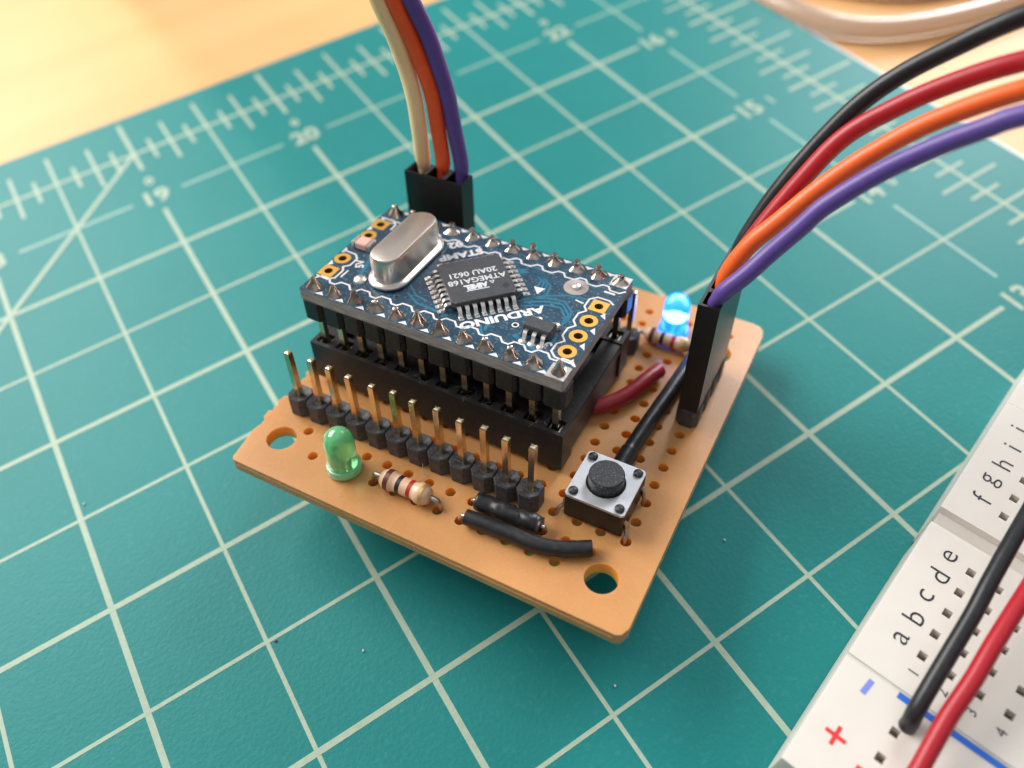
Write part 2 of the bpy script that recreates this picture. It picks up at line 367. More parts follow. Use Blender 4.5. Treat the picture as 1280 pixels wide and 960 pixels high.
# crumbs lying on the mat
me_c = mesh('dust_speck', MB().box(-0.13, 0.12, -0.09, 0.1, 0, 0.1, 0.03)); me_c.materials.append(MATS['dust'])
me_g = mesh('grit_speck', MB().box(-0.14, 0.14, -0.12, 0.14, 0, 0.16, 0.05)); me_g.materials.append(MATS['grit'])
for (x, y, g, w) in ((-62.6, -10.8, me_c, 'pale dust speck on the mat square left of the circuit board'), (-50, -38.5, me_g, 'dark grit speck on the mat in front of the circuit board'), (-42.8, -44.5, me_c, 'pale dust speck beside the dark grit on the mat'),
                     (-4.5, -55.6, me_c, 'pale dust speck on the mat between circuit board and breadboard'), (-23.6, -61.4, me_c, 'pale dust speck on the mat in front of the board corner')):
    o = bpy.data.objects.new('dust_speck' if g is me_c else 'grit_speck', g); COL.objects.link(o); o.location = (x * MM, y * MM, 0.045 * MM); o.rotation_euler = (0, 0, x); tag(o, w, 'speck')

# ------------------------------------------------------------------ the perforated board and everything soldered to it
BM = Matrix(((0.5005669561, 0.8574872483, 0.1189468009, -39.1778875596 * MM), (-0.8650558269, 0.4901611181, 0.1068667139, -25.2102465574 * MM),
             (0.0333337475, -0.1563895689, 0.9871327996, 10.3321892708 * MM), (0, 0, 0, 1)))
def world_z(c, r, z): return (BM @ Vector((c * P * MM, r * P * MM, z * MM))).z / MM
pb = thing('perfboard_circuit', 'tan perforated circuit board with soldered headers, lights and push button on the mat', 'circuit board', (6.5 * P, 7.4 * P, -1.55), BM)
out = []
c0, c1, r0, r1 = -1.93, 15.42, -1.66, 16.42
out += [(c0 + 0.02, r0 + 0.12), (c0 + 0.14, r0), (4, r0 - 0.01), (10, r0 + 0.01), (c1 - 0.34, r0), (c1 - 0.15, r0 + 0.10), (c1, r0 + 0.45), (c1 - 0.02, 6), (c1, 12), (c1 - 0.02, r1 - 0.75), (c1 - 0.12, r1 - 0.3), (c1 - 0.34, r1 - 0.09), (c1 - 0.7, r1), (6, r1)]
out += [(-1.2, r1), (-1.9, r1 - 0.1)]
r = 15.8                                                                 # the left edge was snapped through a row of holes
while r > 0.2:
    base = -2.30 + 0.06 * math.sin(r * 3.1)
    k = r - math.floor(r)
    out.append((base + (0.17 if abs(k - 0.5) < 0.26 else 0.0) + random.uniform(-0.03, 0.03), r)); r -= 0.125
out += [(-2.16, 0.0), (-2.02, -0.8)]
outline = [(c * P, r * P) for c, r in out][::-1]
outline = outline[::-1]
mounts = [(-0.78, 0.18), (13.80, 0.14), (13.85, 13.62), (-0.78, 14.2)]
holes = []
for c in range(-1, 15):
    for r in range(0, 16):
        if any(math.hypot(c - a, r - b) < 1.05 for a, b in mounts): continue
        holes.append(circ(c * P + random.uniform(-.03, .03), r * P + random.uniform(-.03, .03), 0.56, 12))
for a, b in mounts: holes.append(circ(a * P, b * P, 1.62, 28))
bo = obj('board', plate(outline, holes, -1.55, 0), 'phenolic', pb, 40)
bo.data.materials.append(MATS['phenolic_core_glow'])
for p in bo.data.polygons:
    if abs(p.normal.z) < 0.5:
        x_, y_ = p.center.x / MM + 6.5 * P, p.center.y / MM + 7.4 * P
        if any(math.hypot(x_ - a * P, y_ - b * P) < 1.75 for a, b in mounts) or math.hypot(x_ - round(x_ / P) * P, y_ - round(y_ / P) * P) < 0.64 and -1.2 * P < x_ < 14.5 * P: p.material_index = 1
obj('score_line', MB().box(-1.6 * P, 15.0 * P, r0 * P - 0.07, r0 * P + 0.05, -0.85, -0.55), 'phenolic', pb)

def header(parent, cs, r, along='c', z=0, pin_top=8.5, foot=None, name='pin_header', mats=('dusty_sheen_plastic', 'brass_pin')):
    xy = (lambda k: (k * P, r * P)) if along == 'c' else (lambda k: (r * P, k * P))
    a = xy(cs[0]); b = xy(cs[-1])
    core = MB().box(a[0] - 0.6, b[0] + 0.6, a[1] - 0.6, b[1] + 0.6, z + 0.15, z + 2.0)
    h = obj(name, core, mats[0], parent)
    w = 1.235; c = 0.62; oc = [(-c, -w), (c, -w), (w, -c), (w, c), (c, w), (-c, w), (-w, c), (-w, -c)]
    sc = lambda k: [(x * k, y * k) for x, y in oc]
    mb = MB().loft([[(x, y, 0) for x, y in sc(0.97)], [(x, y, 0.15) for x, y in oc], [(x, y, 2.25) for x, y in oc], [(x, y, 2.42) for x, y in sc(0.92)], [(x, y, 2.30) for x, y in sc(0.60)], [(x, y, 2.12) for x, y in sc(0.34)]])
    bme = mesh('block', mb); bme.materials.append(MATS[mats[0]])
    for k in cs:
        x, y = xy(k); inst('block', bme, (x, y, z), h, random.uniform(-.03, .03))
        ft = foot(k) if foot else z - 3.0
        s = 0.32; pts = [(-s, -s), (s, -s), (s, s), (-s, s)]; q = lambda f: [(u * f, v * f) for u, v in pts]
        pm = MB().loft([[(u, v, ft) for u, v in q(0.6)], [(u, v, ft + 0.4) for u, v in pts], [(u, v, pin_top - 0.22) for u, v in pts], [(u, v, pin_top - 0.07) for u, v in q(0.80)], [(u, v, pin_top) for u, v in q(0.30)]])
        lx = random.uniform(-0.22, 0.22); ly = random.uniform(-0.15, 0.15)
        pm.v = [(u + x + lx * max(0, w_ - z) / 8, v + y + ly * max(0, w_ - z) / 8, w_) for u, v, w_ in pm.v]
        obj('pin', pm, mats[1], h)
    return h
header(pb, list(range(-1, 11)), 2, 'c', 0, 8.5, lambda k: -(world_z(k, 2, 0) - 0.06) / 0.9871)
header(pb, list(range(-1, 11)), 12, 'c', 0, 8.5, lambda k: -(world_z(k, 12, 0) - 0.06) / 0.9871)
header(pb, [9, 10, 11, 12], 14, 'r', 0, 8.5, None)

# socket strips that carry the small module
RF, RB = 4.20, 10.14
def socket(rr):
    xs = [-1.5 * P]; 
    for k in range(-1, 11): xs += [k * P - 0.8, k * P + 0.8]
    xs += [10.5 * P]
    ys = [rr * P - 1.2, rr * P - 0.75, rr * P + 0.75, rr * P + 1.2]
    s = obj('socket_strip', gridbox(xs, ys, lambda i, j: i % 2 == 1 and j == 1, 0.85, 5.9, 2.2), 'black_plastic', pb)
    for k in (-1, 3, 6, 10): obj('foot', MB().box(k * P - 0.5, k * P + 0.5, rr * P - 0.5, rr * P + 0.6, 0, 0.86), 'black_plastic', s)
    cl = mesh('contact', MB().box(-0.62, -0.45, -0.5, 0.5, 3.72, 5.55).box(0.45, 0.62, -0.5, 0.5, 3.72, 5.55)); cl.materials.append(MATS['dull_lead'])
    for k in range(-1, 11): inst('contact', cl, (k * P, rr * P, 0), s)
    return s
obj('black_filler', MB().box(-1.45 * P, 10.4 * P, RF * P + 1.24, RB * P - 1.24, 0.9, 4.6, 0.1), 'black_plastic', pb)  # filler slab added between the strips to blacken the gaps behind the pins
sf = socket(RF); sb = socket(RB)
for c in (9.62, -1.5): obj('cross_bar', MB().box(c * P, (c + 0.86) * P, RF * P + 1.22, RB * P - 1.22, 4.62, 5.75, 0.12), 'black_plastic', pb)

# 3 mm light-emitting diodes
def led(name, c, r, body, base_m, core_m=None, tilt=0.0, label=None):
    x, y = c * P, r * P
    dome = [(1.5 * math.sin(a), 4.4 + 1.5 * math.cos(a)) for a in [math.radians(d) for d in range(85, 0, -12)]]
    L = obj(name, MB().lathe([(1.5, 1.12), (1.56, 1.3), (1.53, 4.4)] + dome + [(0.05, 5.9)], x, y, 32), body, pb, 50, label=label)
    obj('flange', MB().lathe([(1.70, 0.2), (1.80, 0.3), (1.80, 0.98), (1.74, 1.08), (1.52, 1.11)], x, y, 28), base_m, L, 40)
    obj('lead_frame', MB().box(x - 0.75, x - 0.1, y - 0.2, y + 0.2, 1.15, 2.2, 0.05).box(x + 0.15, x + 0.5, y - 0.2, y + 0.2, 1.15, 2.2, 0.05), 'dull_lead', L)
    for s in (-1, 1): obj('leg', MB().box(x + s * 1.27 - 0.22, x + s * 1.27 + 0.22, y - 0.2, y + 0.2, -2.4, 0.25), 'dull_lead', L)
    if core_m: obj('light_core', MB().lathe([(0.25, 2.3), (0.85, 2.42), (1.05, 2.7), (0.98, 3.05), (0.6, 3.4), (0.05, 3.5)], x, y, 16), core_m, L, 60)
    return L
led('led', 2.6, 0.04, 'led_green', 'led_clear_green', label='unlit green light-emitting diode')
led('led', 11.55, 13.95, 'led_blue', 'led_blue', 'led_core', label='glowing blue light-emitting diode')

def resistor(ca, cb, r, bands, fat=1.0):
    xa, xb, y = ca * P, cb * P, r * P; zc = 1.15; xm0, xm1 = xa + 1.0, xb - 1.0; Lb = xm1 - xm0
    prof = [(t_, r_ * fat) for t_, r_ in [(0.0, 0.55), (0.04, 0.85), (0.12, 1.10), (0.22, 1.12), (0.30, 0.93), (0.70, 0.93), (0.78, 1.12), (0.88, 1.10), (0.96, 0.85), (1.0, 0.55)]]
    def rad(t):
        for k in range(len(prof) - 1):
            if prof[k][0] <= t <= prof[k + 1][0]:
                u = (t - prof[k][0]) / (prof[k + 1][0] - prof[k][0]); return prof[k][1] + (prof[k + 1][1] - prof[k][1]) * (u * u * (3 - 2 * u))
        return 0.5
    def rev(ts, extra):
        rings = []
        for t in ts: rings.append([(xm0 + t * Lb, y + (rad(t) + extra) * math.cos(2 * math.pi * i / 20), zc + (rad(t) + extra) * math.sin(2 * math.pi * i / 20)) for i in range(20)])
        mb = MB().loft(rings); mb.f = [tuple(reversed(f)) for f in mb.f]; return mb
    R = obj('resistor', rev([k / 28 for k in range(29)], 0), 'resistor_tan', pb, 60)
    for (t, w, mm) in bands: obj('color_band', rev([t + w * k / 5 for k in range(6)], 0.018), mm, R, 60)
    for (x0, x1, s) in ((xa, xm0, 1), (xb, xm1, -1)):
        obj('lead', MB().tube([(x1 + 0.25 * s, y, zc), (x0 + 0.45 * s, y, zc), (x0 + 0.12 * s, y, zc - 0.25), (x0, y, 0.2), (x0, y, -2.2)], 0.28, 10, 5), 'dull_lead', R, 60)
resistor(4.0, 7.05, 0.12, [(0.13, 0.09, 'band_brown'), (0.36, 0.08, 'band_black'), (0.585, 0.075, 'band_red'), (0.84, 0.06, 'band_gold')])
resistor(10.1, 13.1, 12.92, [(0.13, 0.09, 'band_brown'), (0.36, 0.08, 'band_black'), (0.60, 0.075, 'band_red'), (0.84, 0.06, 'band_gold')], 0.84)

# push button
bx, by = 12.58 * P, 3.18 * P
sw = obj('push_button', MB().box(bx - 3, bx + 3, by - 3, by + 3, 0.25, 3.25, 0.15), 'gloss_plastic', pb)
obj('cover_plate', plate([(bx + a, by + b) for a, b in ((-3.02, -2.75), (-2.75, -3.02), (2.75, -3.02), (3.02, -2.75), (3.02, 2.75), (2.75, 3.02), (-2.75, 3.02), (-3.02, 2.75))], [circ(bx, by, 1.95, 24)], 3.26, 3.55), 'switch_plate', sw)
obj('plunger', MB().lathe([(1.74, 3.27), (1.72, 4.78), (1.62, 4.93), (0.8, 4.94), (0.03, 4.94)], bx, by, 40), 'switch_button', sw, 25)
me_s = mesh('stud', MB().lathe([(0.48, 0), (0.48, 0.18), (0.38, 0.32), (0.02, 0.36)], 0, 0, 14), smooth=60); me_s.materials.append(MATS['switch_button'])
for a in (-1, 1):
    for b in (-1, 1):
        inst('stud', me_s, (bx + a * 2.35, by + b * 2.35, 3.55), sw)
        ex = bx + a * 3.0; tx = (13.93 if a > 0 else 11.12) * P; ty = by + b * 2.25; hy = (2.0 if b < 0 else 4.0) * P
        obj('leg', MB().tube([(ex - a * 0.1, ty, 1.9), (ex + a * 0.16, ty, 1.6), (ex + a * 0.22, ty, 0.9), (tx, (ty + hy) / 2, 0.3), (tx, hy, -0.6), (tx, hy, -2)], 0.22, 8, 4), 'dull_lead', sw, 60)

# insulated wire links on the board
def link(name, pts, rad, m, ends=(True, True), label=None, lump=0.02):
    mbw = MB().tube([(c * P, r * P, z) for c, r, z in pts], rad, 16, 10)
    mbw.v = [tuple(Vector(v) + noise.noise_vector(Vector(v) * 1.1) * lump * 1.5 + noise.noise_vector(Vector(v) * 3.3) * lump) for v in mbw.v]
    W = obj(name, mbw, m, pb, 50, label=label)
    for k, on in enumerate(ends):
        if on:
            p = pts[0] if k == 0 else pts[-1]; q = pts[1] if k == 0 else pts[-2]
            d = Vector((p[0] - q[0], p[1] - q[1], 0)).normalized()
            a = Vector((p[0] * P, p[1] * P, p[2])); d2 = Vector((d.x, d.y, 0))
            hole = (round(p[0] + d.x * 0.32) * P, round(p[1] + d.y * 0.32) * P)
            obj('bare_end', MB().tube([a - d2 * 0.4, a + d2 * 0.35, (hole[0], hole[1], 0.1), (hole[0], hole[1], -2)], 0.22, 8, 4), 'dull_lead', W, 60)
    return W
link('link_wire', [(8.28, 0.02, 0.95), (9.2, 0.07, 0.95), (10.2, 0.12, 0.92), (11.2, 0.15, 0.9), (12.0, 0.38, 0.86), (12.55, 0.66, 0.85), (13.05, 0.95, 0.85)], 0.80, 'sleeve_black', (True, False), 'bent black wire link by the front edge')
link('link_wire', [(8.32, 0.86, 0.9), (9.0, 0.90, 0.98), (9.8, 0.90, 0.95), (10.5, 0.93, 1.0), (11.0, 0.93, 0.92)], lambda t: 0.92 + 0.06 * math.sin(t * 19), 'sleeve_black', (True, True), 'short lumpy black wire link', 0.10)
link('link_wire', [(9.2, 7.0, 0.8), (9.9, 7.25, 0.9), (10.5, 7.65, 1.0), (11.0, 8.25, 1.1), (11.4, 9.0, 1.25), (11.7, 9.9, 1.35), (11.98, 10.85, 1.15)], 0.86, 'sleeve_red', (False, True), 'red wire link curving out from under the small module')
link('link_wire', [(12.52, 4.85, 0.9), (12.54, 5.6, 0.95), (12.60, 6.6, 1.0), (12.72, 8.1, 1.05), (12.9, 10.2, 1.05), (13.05, 12.3, 1.0), (13.1, 13.2, 0.9)], lambda t: 0.86 if t > 0.22 else 0.98, 'sleeve_black', (False, False), 'long black wire link beside the push button')

# ------------------------------------------------------------------ the small blue module plugged into the sockets
md = thing('microcontroller_module', 'small blue microcontroller module with silver crystal plugged into black sockets', 'circuit module', (4.45 * P, 7.17 * P, 5.0), BM)
ZB, ZT = 11.72, 13.05
mc0, mc1, mr0, mr1 = -1.50, 10.38, 3.80, 10.56
pads = [(9.82, 5.33), (9.82, 6.31), (9.82, 7.30), (9.82, 8.28), (-1.12, 5.32), (-1.12, 6.30), (-1.12, 8.20), (-1.12, 9.15)]
vias = [(7.40, 5.80), (9.05, 6.25), (0.35, 4.95), (2.35, 5.2)]
mholes = [circ(c * P, r * P, 0.47, 12) for c, r in pads] + [circ(c * P, r * P, 0.22, 8) for c, r in vias]
mo = [(mc0, mr0 + .06), (mc0 + .06, mr0)] + [(mc0 + 0.1 + (mc1 - mc0 - 0.2) * k / 20, mr0 + random.uniform(-.012, .012)) for k in range(1, 20)] + [(mc1 - .06, mr0), (mc1, mr0 + .06), (mc1, mr1 - .06), (mc1 - .06, mr1), (mc0 + .06, mr1), (mc0, mr1 - .06)]
pm = plate([(c * P, r * P) for c, r in mo], mholes, ZB, ZT)
board = obj('circuit_board', pm, 'pcb_blue', md)
board.data.materials.append(MATS['pcb_edge'])
for p in board.data.polygons:
    if abs(p.normal.z) < 0.5: p.material_index = 1
zs = ZT + 0.012
for k, (c, r) in enumerate(pads):
    sq = k in (3, 4, 7)
    outl = [(c * P + a, r * P + b) for a, b in ((-0.88, -0.88), (0.88, -0.88), (0.88, 0.88), (-0.88, 0.88))] if sq else circ(c * P, r * P, 0.92, 20)
    g = plate(outl, [circ(c * P, r * P, 0.46, 14)], ZT - 0.03, ZT + 0.03)
    pd = obj('pad', g, 'gold_pad', board)
    mb = MB().loft([[(x, y, z) for x, y in circ(c * P, r * P, 0.455, 14)] for z in (ZB - 0.02, ZT + 0.02)], False, False); mb.f = [tuple(reversed(f)) for f in mb.f]
    obj('bore', mb, 'bore', board, 60)
for (c, r) in vias[:1]: obj('via_ring', plate(circ(c * P, r * P, 0.38, 14), [circ(c * P, r * P, 0.24, 14)], ZT, ZT + 0.02), 'silkscreen', board)
# solder joints with the pin ends poking through
def joint_me(k, stub=False):
    n = 14; rings = []
    for (r, z) in ((0.86, 0.0), (0.80, 0.10), (0.62, 0.34), (0.46, 0.62), (0.36, 0.88), (0.30, 1.04)):
        rings.append([(r * (1 + 0.10 * math.sin(3 * a + k) + 0.06 * math.sin(5 * a + 2 * k)) * math.cos(a), r * (1 + 0.10 * math.sin(3 * a + k)) * math.sin(a), z) for a in [2 * math.pi * i / n for i in range(n)]])
    rings.append([(0.22 * math.cos(2 * math.pi * i / n), 0.22 * math.sin(2 * math.pi * i / n), 1.12 + 0.10 * (k % 3)) for i in range(n)])
    mbj = MB().loft(rings)
    if stub:
        mbj.v = [(x, y, z * 0.62) for x, y, z in mbj.v]; mbj.box(-0.27, 0.27, -0.27, 0.27, 0.3, 1.22 + 0.1 * (k % 3), 0.06)
    me = mesh('solder_joint', mbj, smooth=50); me.materials.append(MATS['solder']); return me
jm = [joint_me(k) for k in range(5)]; jb = [joint_me(k, True) for k in range(5)]
for rr in (RF, RB):
    for k in range(-1, 11): inst('solder_joint', (jm if (rr == RF or k < 2) else jb)[(k * 7 + int(rr)) % 5], (k * P + random.uniform(-.06, .06), rr * P + random.uniform(-.06, .06), ZT), board, random.uniform(0, 6.28)).scale = (random.uniform(0.88, 1.1), random.uniform(0.88, 1.1), random.uniform(0.78, 1.12))
for (c, rr) in ((10, RF), (10, RB)):
    obj('square_pad', MB().box(c * P - 0.98, c * P + 0.95, rr * P - 0.98, rr * P + 0.95, ZT, ZT + 0.05), 'tin', board)
# header strips under the module
me_b = mesh('block', MB().loft([[(x, y, 0) for x, y in ((-1.1, -0.75), (-0.75, -1.1), (0.75, -1.1), (1.1, -0.75), (1.1, 0.75), (0.75, 1.1), (-0.75, 1.1), (-1.1, 0.75))], [(x, y, 0.2) for x, y in ((-1.2, -0.8), (-0.8, -1.2), (0.8, -1.2), (1.2, -0.8), (1.2, 0.8), (0.8, 1.2), (-0.8, 1.2), (-1.2, 0.8))], [(x, y, 2.41) for x, y in ((-1.2, -0.8), (-0.8, -1.2), (0.8, -1.2), (1.2, -0.8), (1.2, 0.8), (0.8, 1.2), (-0.8, 1.2), (-1.2, 0.8))]]))
me_b.materials.append(MATS['black_plastic'])
me_p = mesh('pin', MB().box(-0.32, 0.32, -0.32, 0.32, 4.2, 11.4)); me_p.materials.append(MATS['brass_pin'])
for rr in (RF, RB):
    h = obj('header_strip', MB().box(-1.3 * P, 10.3 * P, rr * P - 0.55, rr * P + 0.55, ZB - 2.3, ZB - 0.02), 'black_plastic', md)
    for k in range(-1, 11):
        inst('block', me_b, (k * P, rr * P, ZB - 2.42), h); inst('pin', me_p, (k * P, rr * P, 0), h)
# silkscreen outlines
def zig(rr, s):
    pts = [(-1.5, rr + s * 0.45)]
    for k in range(-1, 11): pts += [(k - 0.34, rr + s * 0.50), (k - 0.18, rr + s * 0.72), (k + 0.22, rr + s * 0.72), (k + 0.42, rr + s * 0.50)]
    return [(c * P, r * P) for c, r in pts[1:]]
obj('silkscreen_line', MB().strip(zig(RF, 1), 0.20, zs), 'silkscreen', board); obj('silkscreen_line', MB().strip(zig(RB, -1), 0.20, zs), 'silkscreen', board)
ez = [(10.30, 8.62), (10.05, 8.80), (9.55, 8.80), (9.30, 8.55), (9.30, 8.05), (9.48, 7.82), (9.27, 7.55), (9.27, 7.08), (9.48, 6.82), (9.27, 6.55), (9.27, 6.08), (9.48, 5.82), (9.27, 5.55), (9.27, 5.10), (9.52, 4.86), (10.2, 4.80)]
obj('silkscreen_line', MB().strip([(c * P, r * P) for c, r in ez], 0.20, zs), 'silkscreen', board)
ez = [(-1.42, 4.88), (-0.82, 4.84), (-0.60, 5.06), (-0.60, 5.62), (-0.76, 5.83), (-0.55, 6.05), (-0.55, 6.55), (-0.80, 6.80), (-1.40, 6.82)]
obj('silkscreen_line', MB().strip([(c * P, r * P) for c, r in ez], 0.20, zs), 'silkscreen', board)
obj('silkscreen_line', MB().strip([(c * P, r * P) for c, r in ((-1.42, 9.66), (-0.75, 9.66), (-0.5, 9.4), (-0.5, 9.0))], 0.20, zs), 'silkscreen', board)
me_t = mesh('edge_mark', MB().poly([(-0.50, -0.24), (0.55, -0.20), (0.06, 0.28)], 0)); me_t.materials.append(MATS['silkscreen'])
for k in range(-1, 10): inst('edge_mark', me_t, ((k + 0.47) * P, (RF - 0.24) * P, zs), board); inst('edge_mark', me_t, ((k + 0.47) * P, (RB + 0.25) * P, zs), board, 3.1)
for r in (4.85, 5.83, 6.80, 7.80): inst('edge_mark', me_t, (10.20 * P, r * P, zs), board, 1.9)
for r in (5.83, 6.85, 7.72, 8.70): inst('edge_mark', me_t, (-1.36 * P, r * P, zs), board, -1.6)
obj('arrow_mark', MB().poly([((7.18 + a) * P, (8.18 + b) * P) for a, b in ((-0.22, 0.1), (0.12, -0.3), (0.26, 0.16))], zs), 'silkscreen', board)
D45 = math.radians(225)
text('lettering', 'ARDUINO', 1.40, 6.76 * P, 5.97 * P, zs, D45, 'silkscreen', board, 0.06, 1.36)
text('lettering', 'STAMP', 1.40, 3.23 * P, 8.79 * P, zs, D45, 'silkscreen', board, 0.06, 1.15)
text('lettering', '02', 1.45, 2.66 * P, 9.32 * P, zs, D45, 'silkscreen', board, 0.06, 1.15)
text('lettering', '5V', 1.25, -0.24 * P, 6.32 * P, zs, math.radians(120), 'silkscreen', board, 0.04)
text('lettering', '1', 1.6, 9.86 * P, 9.26 * P, zs, math.radians(90), 'silkscreen', board, 0.06)
text('lettering', '3', 1.5, 8.98 * P, 5.30 * P, zs, math.radians(150), 'silkscreen', board, 0.05)
obj('silkscreen_dash', MB().strip([(-0.42 * P, 5.20 * P), (-0.40 * P, 5.72 * P)], 0.2, zs), 'silkscreen', board)
obj('silkscreen_dash', MB().strip([(8.82 * P, 8.25 * P), (9.2 * P, 8.18 * P)], 0.2, zs), 'silkscreen', board)
# copper traces under the mask
def trace(pts, w=0.26): obj('trace', MB().strip([(c * P, r * P) for c, r in pts], w, ZT + 0.006), 'pcb_trace', board)
for d in (0, 0.22, 0.44, 0.66):
    trace([(5.75 + d * 0.3, 8.95 - d * 0.4), (6.2 + d * 0.3, 9.15 - d * 0.1), (6.75 + d * 0.55, 9.02 - d * 0.15), (7.05 + d * 0.75, 8.75 - d * 0.2), (7.1 + d * 0.85, 8.35 - d * 0.55)], 0.22)
for d in (0, 0.2, 0.42): trace([(6.95 + d * 0.5, 7.4 - d), (7.8 + d * .4, 7.85 - d), (8.5, 7.95 - d), (9.0 - d * .2, 7.5 - d), (9.1 - d * .2, 6.9 - d * 0.9)], 0.24)
trace([(6.6, 6.95), (7.6, 7.9), (8.4, 8.35), (9.3, 8.5)]); trace([(6.2, 5.2), (6.5, 4.75), (6.9, 4.62)]); trace([(6.0, 6.4), (6.25, 5.9), (6.5, 5.0)], 0.3)
trace([(2.6, 5.6), (3.3, 5.2), (4.3, 5.15), (4.8, 5.05)]); trace([(2.4, 6.1), (3.0, 5.6), (3.6, 5.5)]); trace([(7.6, 5.3), (8.2, 5.0), (8.8, 4.85)], 0.5)
trace([(0.3, 5.3), (0.1, 6.2), (-0.1, 7.0)], 0.4); trace([(8.8, 4.95), (9.1, 5.6), (9.0, 6.0)], 0.5); trace([(2.5, 8.6), (2.4, 9.1), (2.6, 9.5)]); trace([(5.2, 9.35), (6.2, 9.5), (7.4, 9.32)], 0.2); trace([(7.8, 9.4), (8.6, 9.5), (9.2, 9.3)], 0.3)
obj('solder_disc', plate(circ(8.51 * P, 9.0 * P, 1.30, 28), [circ(8.51 * P, 9.0 * P, 0.3, 10)], ZT, ZT + 0.015), 'pcb_edge', board)
obj('solder_dot', MB().lathe([(0.52, 0.0), (0.5, 0.12), (0.34, 0.26), (0.05, 0.32)], 8.53 * P, 9.02 * P, 14).xf(Matrix.Translation((0, 0, ZT + 0.016))), 'tin', board, 70)
# crystal
cx, cy = 1.50 * P, 7.28 * P
can_rings = [[(x, y, z) for x, y in stadium(cx, cy, L, W)] for L, W, z in ((10.0, 3.55, ZT + 0.55), (9.95, 3.5, ZT + 3.05), (9.86, 3.41, ZT + 3.30), (9.65, 3.2, ZT + 3.45), (9.3, 2.85, ZT + 3.50))]
cry = obj('crystal', MB().loft(can_rings), 'crystal_can', md, 35)
fl = [[(x, y, z) for x, y in stadium(cx, cy, L, W)] for L, W, z in ((10.75, 4.35, ZT + 0.12), (10.95, 4.55, ZT + 0.22), (10.95, 4.55, ZT + 0.42), (10.7, 4.3, ZT + 0.56), (10.15, 3.75, ZT + 0.60), (10.0, 3.6, ZT + 0.66))]
obj('flange', MB().loft(fl), 'crystal_can', cry, 40)
for s in (-1, 1): obj('lead', MB().lathe([(0.24, -1.2), (0.24, 0.15)], cx, cy + s * 2.44, 8).xf(Matrix.Translation((0, 0, ZT))), 'tin', cry)
obj('solder_blob', MB().lathe([(0.75, 0), (0.7, 0.15), (0.45, 0.34), (0.1, 0.4)], 0.42 * P, 5.42 * P, 12).xf(Matrix.Translation((0, 0, ZT))), 'tin', board, 70)
cap = obj('capacitor', MB().box(-0.85 * P - 0.55, -0.85 * P + 0.95, 7.42 * P - 0.75, 7.42 * P + 0.75, ZT + 0.03, ZT + 0.85, 0.12), 'ceramic_tan', md)
for s in (-1, 1): obj('end_cap', MB().box(-0.85 * P + (0.98 if s > 0 else -0.98), -0.85 * P + (1.4 if s > 0 else -0.58), 7.42 * P - 0.78, 7.42 * P + 0.78, ZT + 0.02, ZT + 0.88, 0.1), 'tin', cap)
# processor, turned 45 degrees on the module
QM = Matrix.Translation((4.90 * P, 7.20 * P, ZT)) @ Matrix.Rotation(D45, 4, 'Z')      # its text reads along +x
h = 3.5; ch = 0.55
o8 = lambda k, d=0: [((h - d) * a * 1.0, (h - d) * b) for a, b in ((-1 + k, -1), (1 - k, -1), (1, -1 + k), (1, 1 - k), (1 - k, 1), (-1 + k, 1), (-1, 1 - k), (-1, -1 + k))]
mb = MB().loft([[(x, y, 0.10) for x, y in o8(0.12, 0.18)], [(x, y, 0.62) for x, y in o8(0.12)], [(x, y, 1.10) for x, y in o8(0.12, 0.10)], [(x, y, 1.15) for x, y in o8(0.12, 0.17)]]).xf(QM)
qfp = obj('processor_chip', mb, 'chip_epoxy', md)
lead_prof = [(3.35, 0.72), (3.85, 0.72), (4.05, 0.55), (4.12, 0.22), (4.22, 0.10), (4.55, 0.10)]
def lead_me():
    w = 0.2; t = 0.16; mb = MB(); rings = []
    for k, (x, z) in enumerate(lead_prof):
        rings.append([(x, -w, z - 0.07), (x, w, z - 0.07), (x, w, z + 0.09), (x, -w, z + 0.09)])
    mb.loft(rings); return mb
for s in range(4):
    for k in range(8):
        y = (k - 3.5) * 0.8
        RM = QM @ Matrix.Rotation(s * math.pi / 2, 4, 'Z') @ Matrix.Translation((0, y, 0))
        obj('lead', lead_me().xf(RM), 'tin', qfp)
        obj('lead_pad', MB().box(4.05, 4.85, -0.26, 0.26, 0.005, 0.075, 0.03).xf(RM), 'tin', board)
def chip_text(s, size, x, y, sx_=1.0, bold=0.02):
    mb = text_mb(s, size, bold, sx_); mb.xf(QM @ Matrix.Translation((x, y, 1.158))); obj('chip_lettering', mb, 'chip_print', qfp)
chip_text('ATMEGA168', 1.12, -0.05, 0.26, 1.0); chip_text('20AU 0621', 1.12, 0.05, -0.92, 1.0)
mb = MB()                                                          # maker's emblem: slanted letters over a bar
mb.add([(-0.85, 1.80, 1.158), (1.50, 1.80, 1.158), (1.50, 1.93, 1.158), (-0.95, 1.93, 1.158)], [(0, 1, 2, 3)])
mb.xf(QM); obj('chip_emblem', mb, 'chip_print', qfp)
chip_text('AIMEL', 1.02, 0.36, 1.32, 0.86, 0.075)
mb = MB()
mb.strip([(-1.60, 0.92), (-1.15, 0.92), (-1.375, 1.32)], 0.09, 1.158, True).xf(QM); obj('chip_emblem', mb, 'chip_print', qfp)
obj('pin_mark', MB().lathe([(0.36, 1.152), (0.34, 1.156), (0.02, 1.156)], 0, 0, 18).xf(QM @ Matrix.Translation((-2.55, 2.1, 0))), 'print_black', qfp)
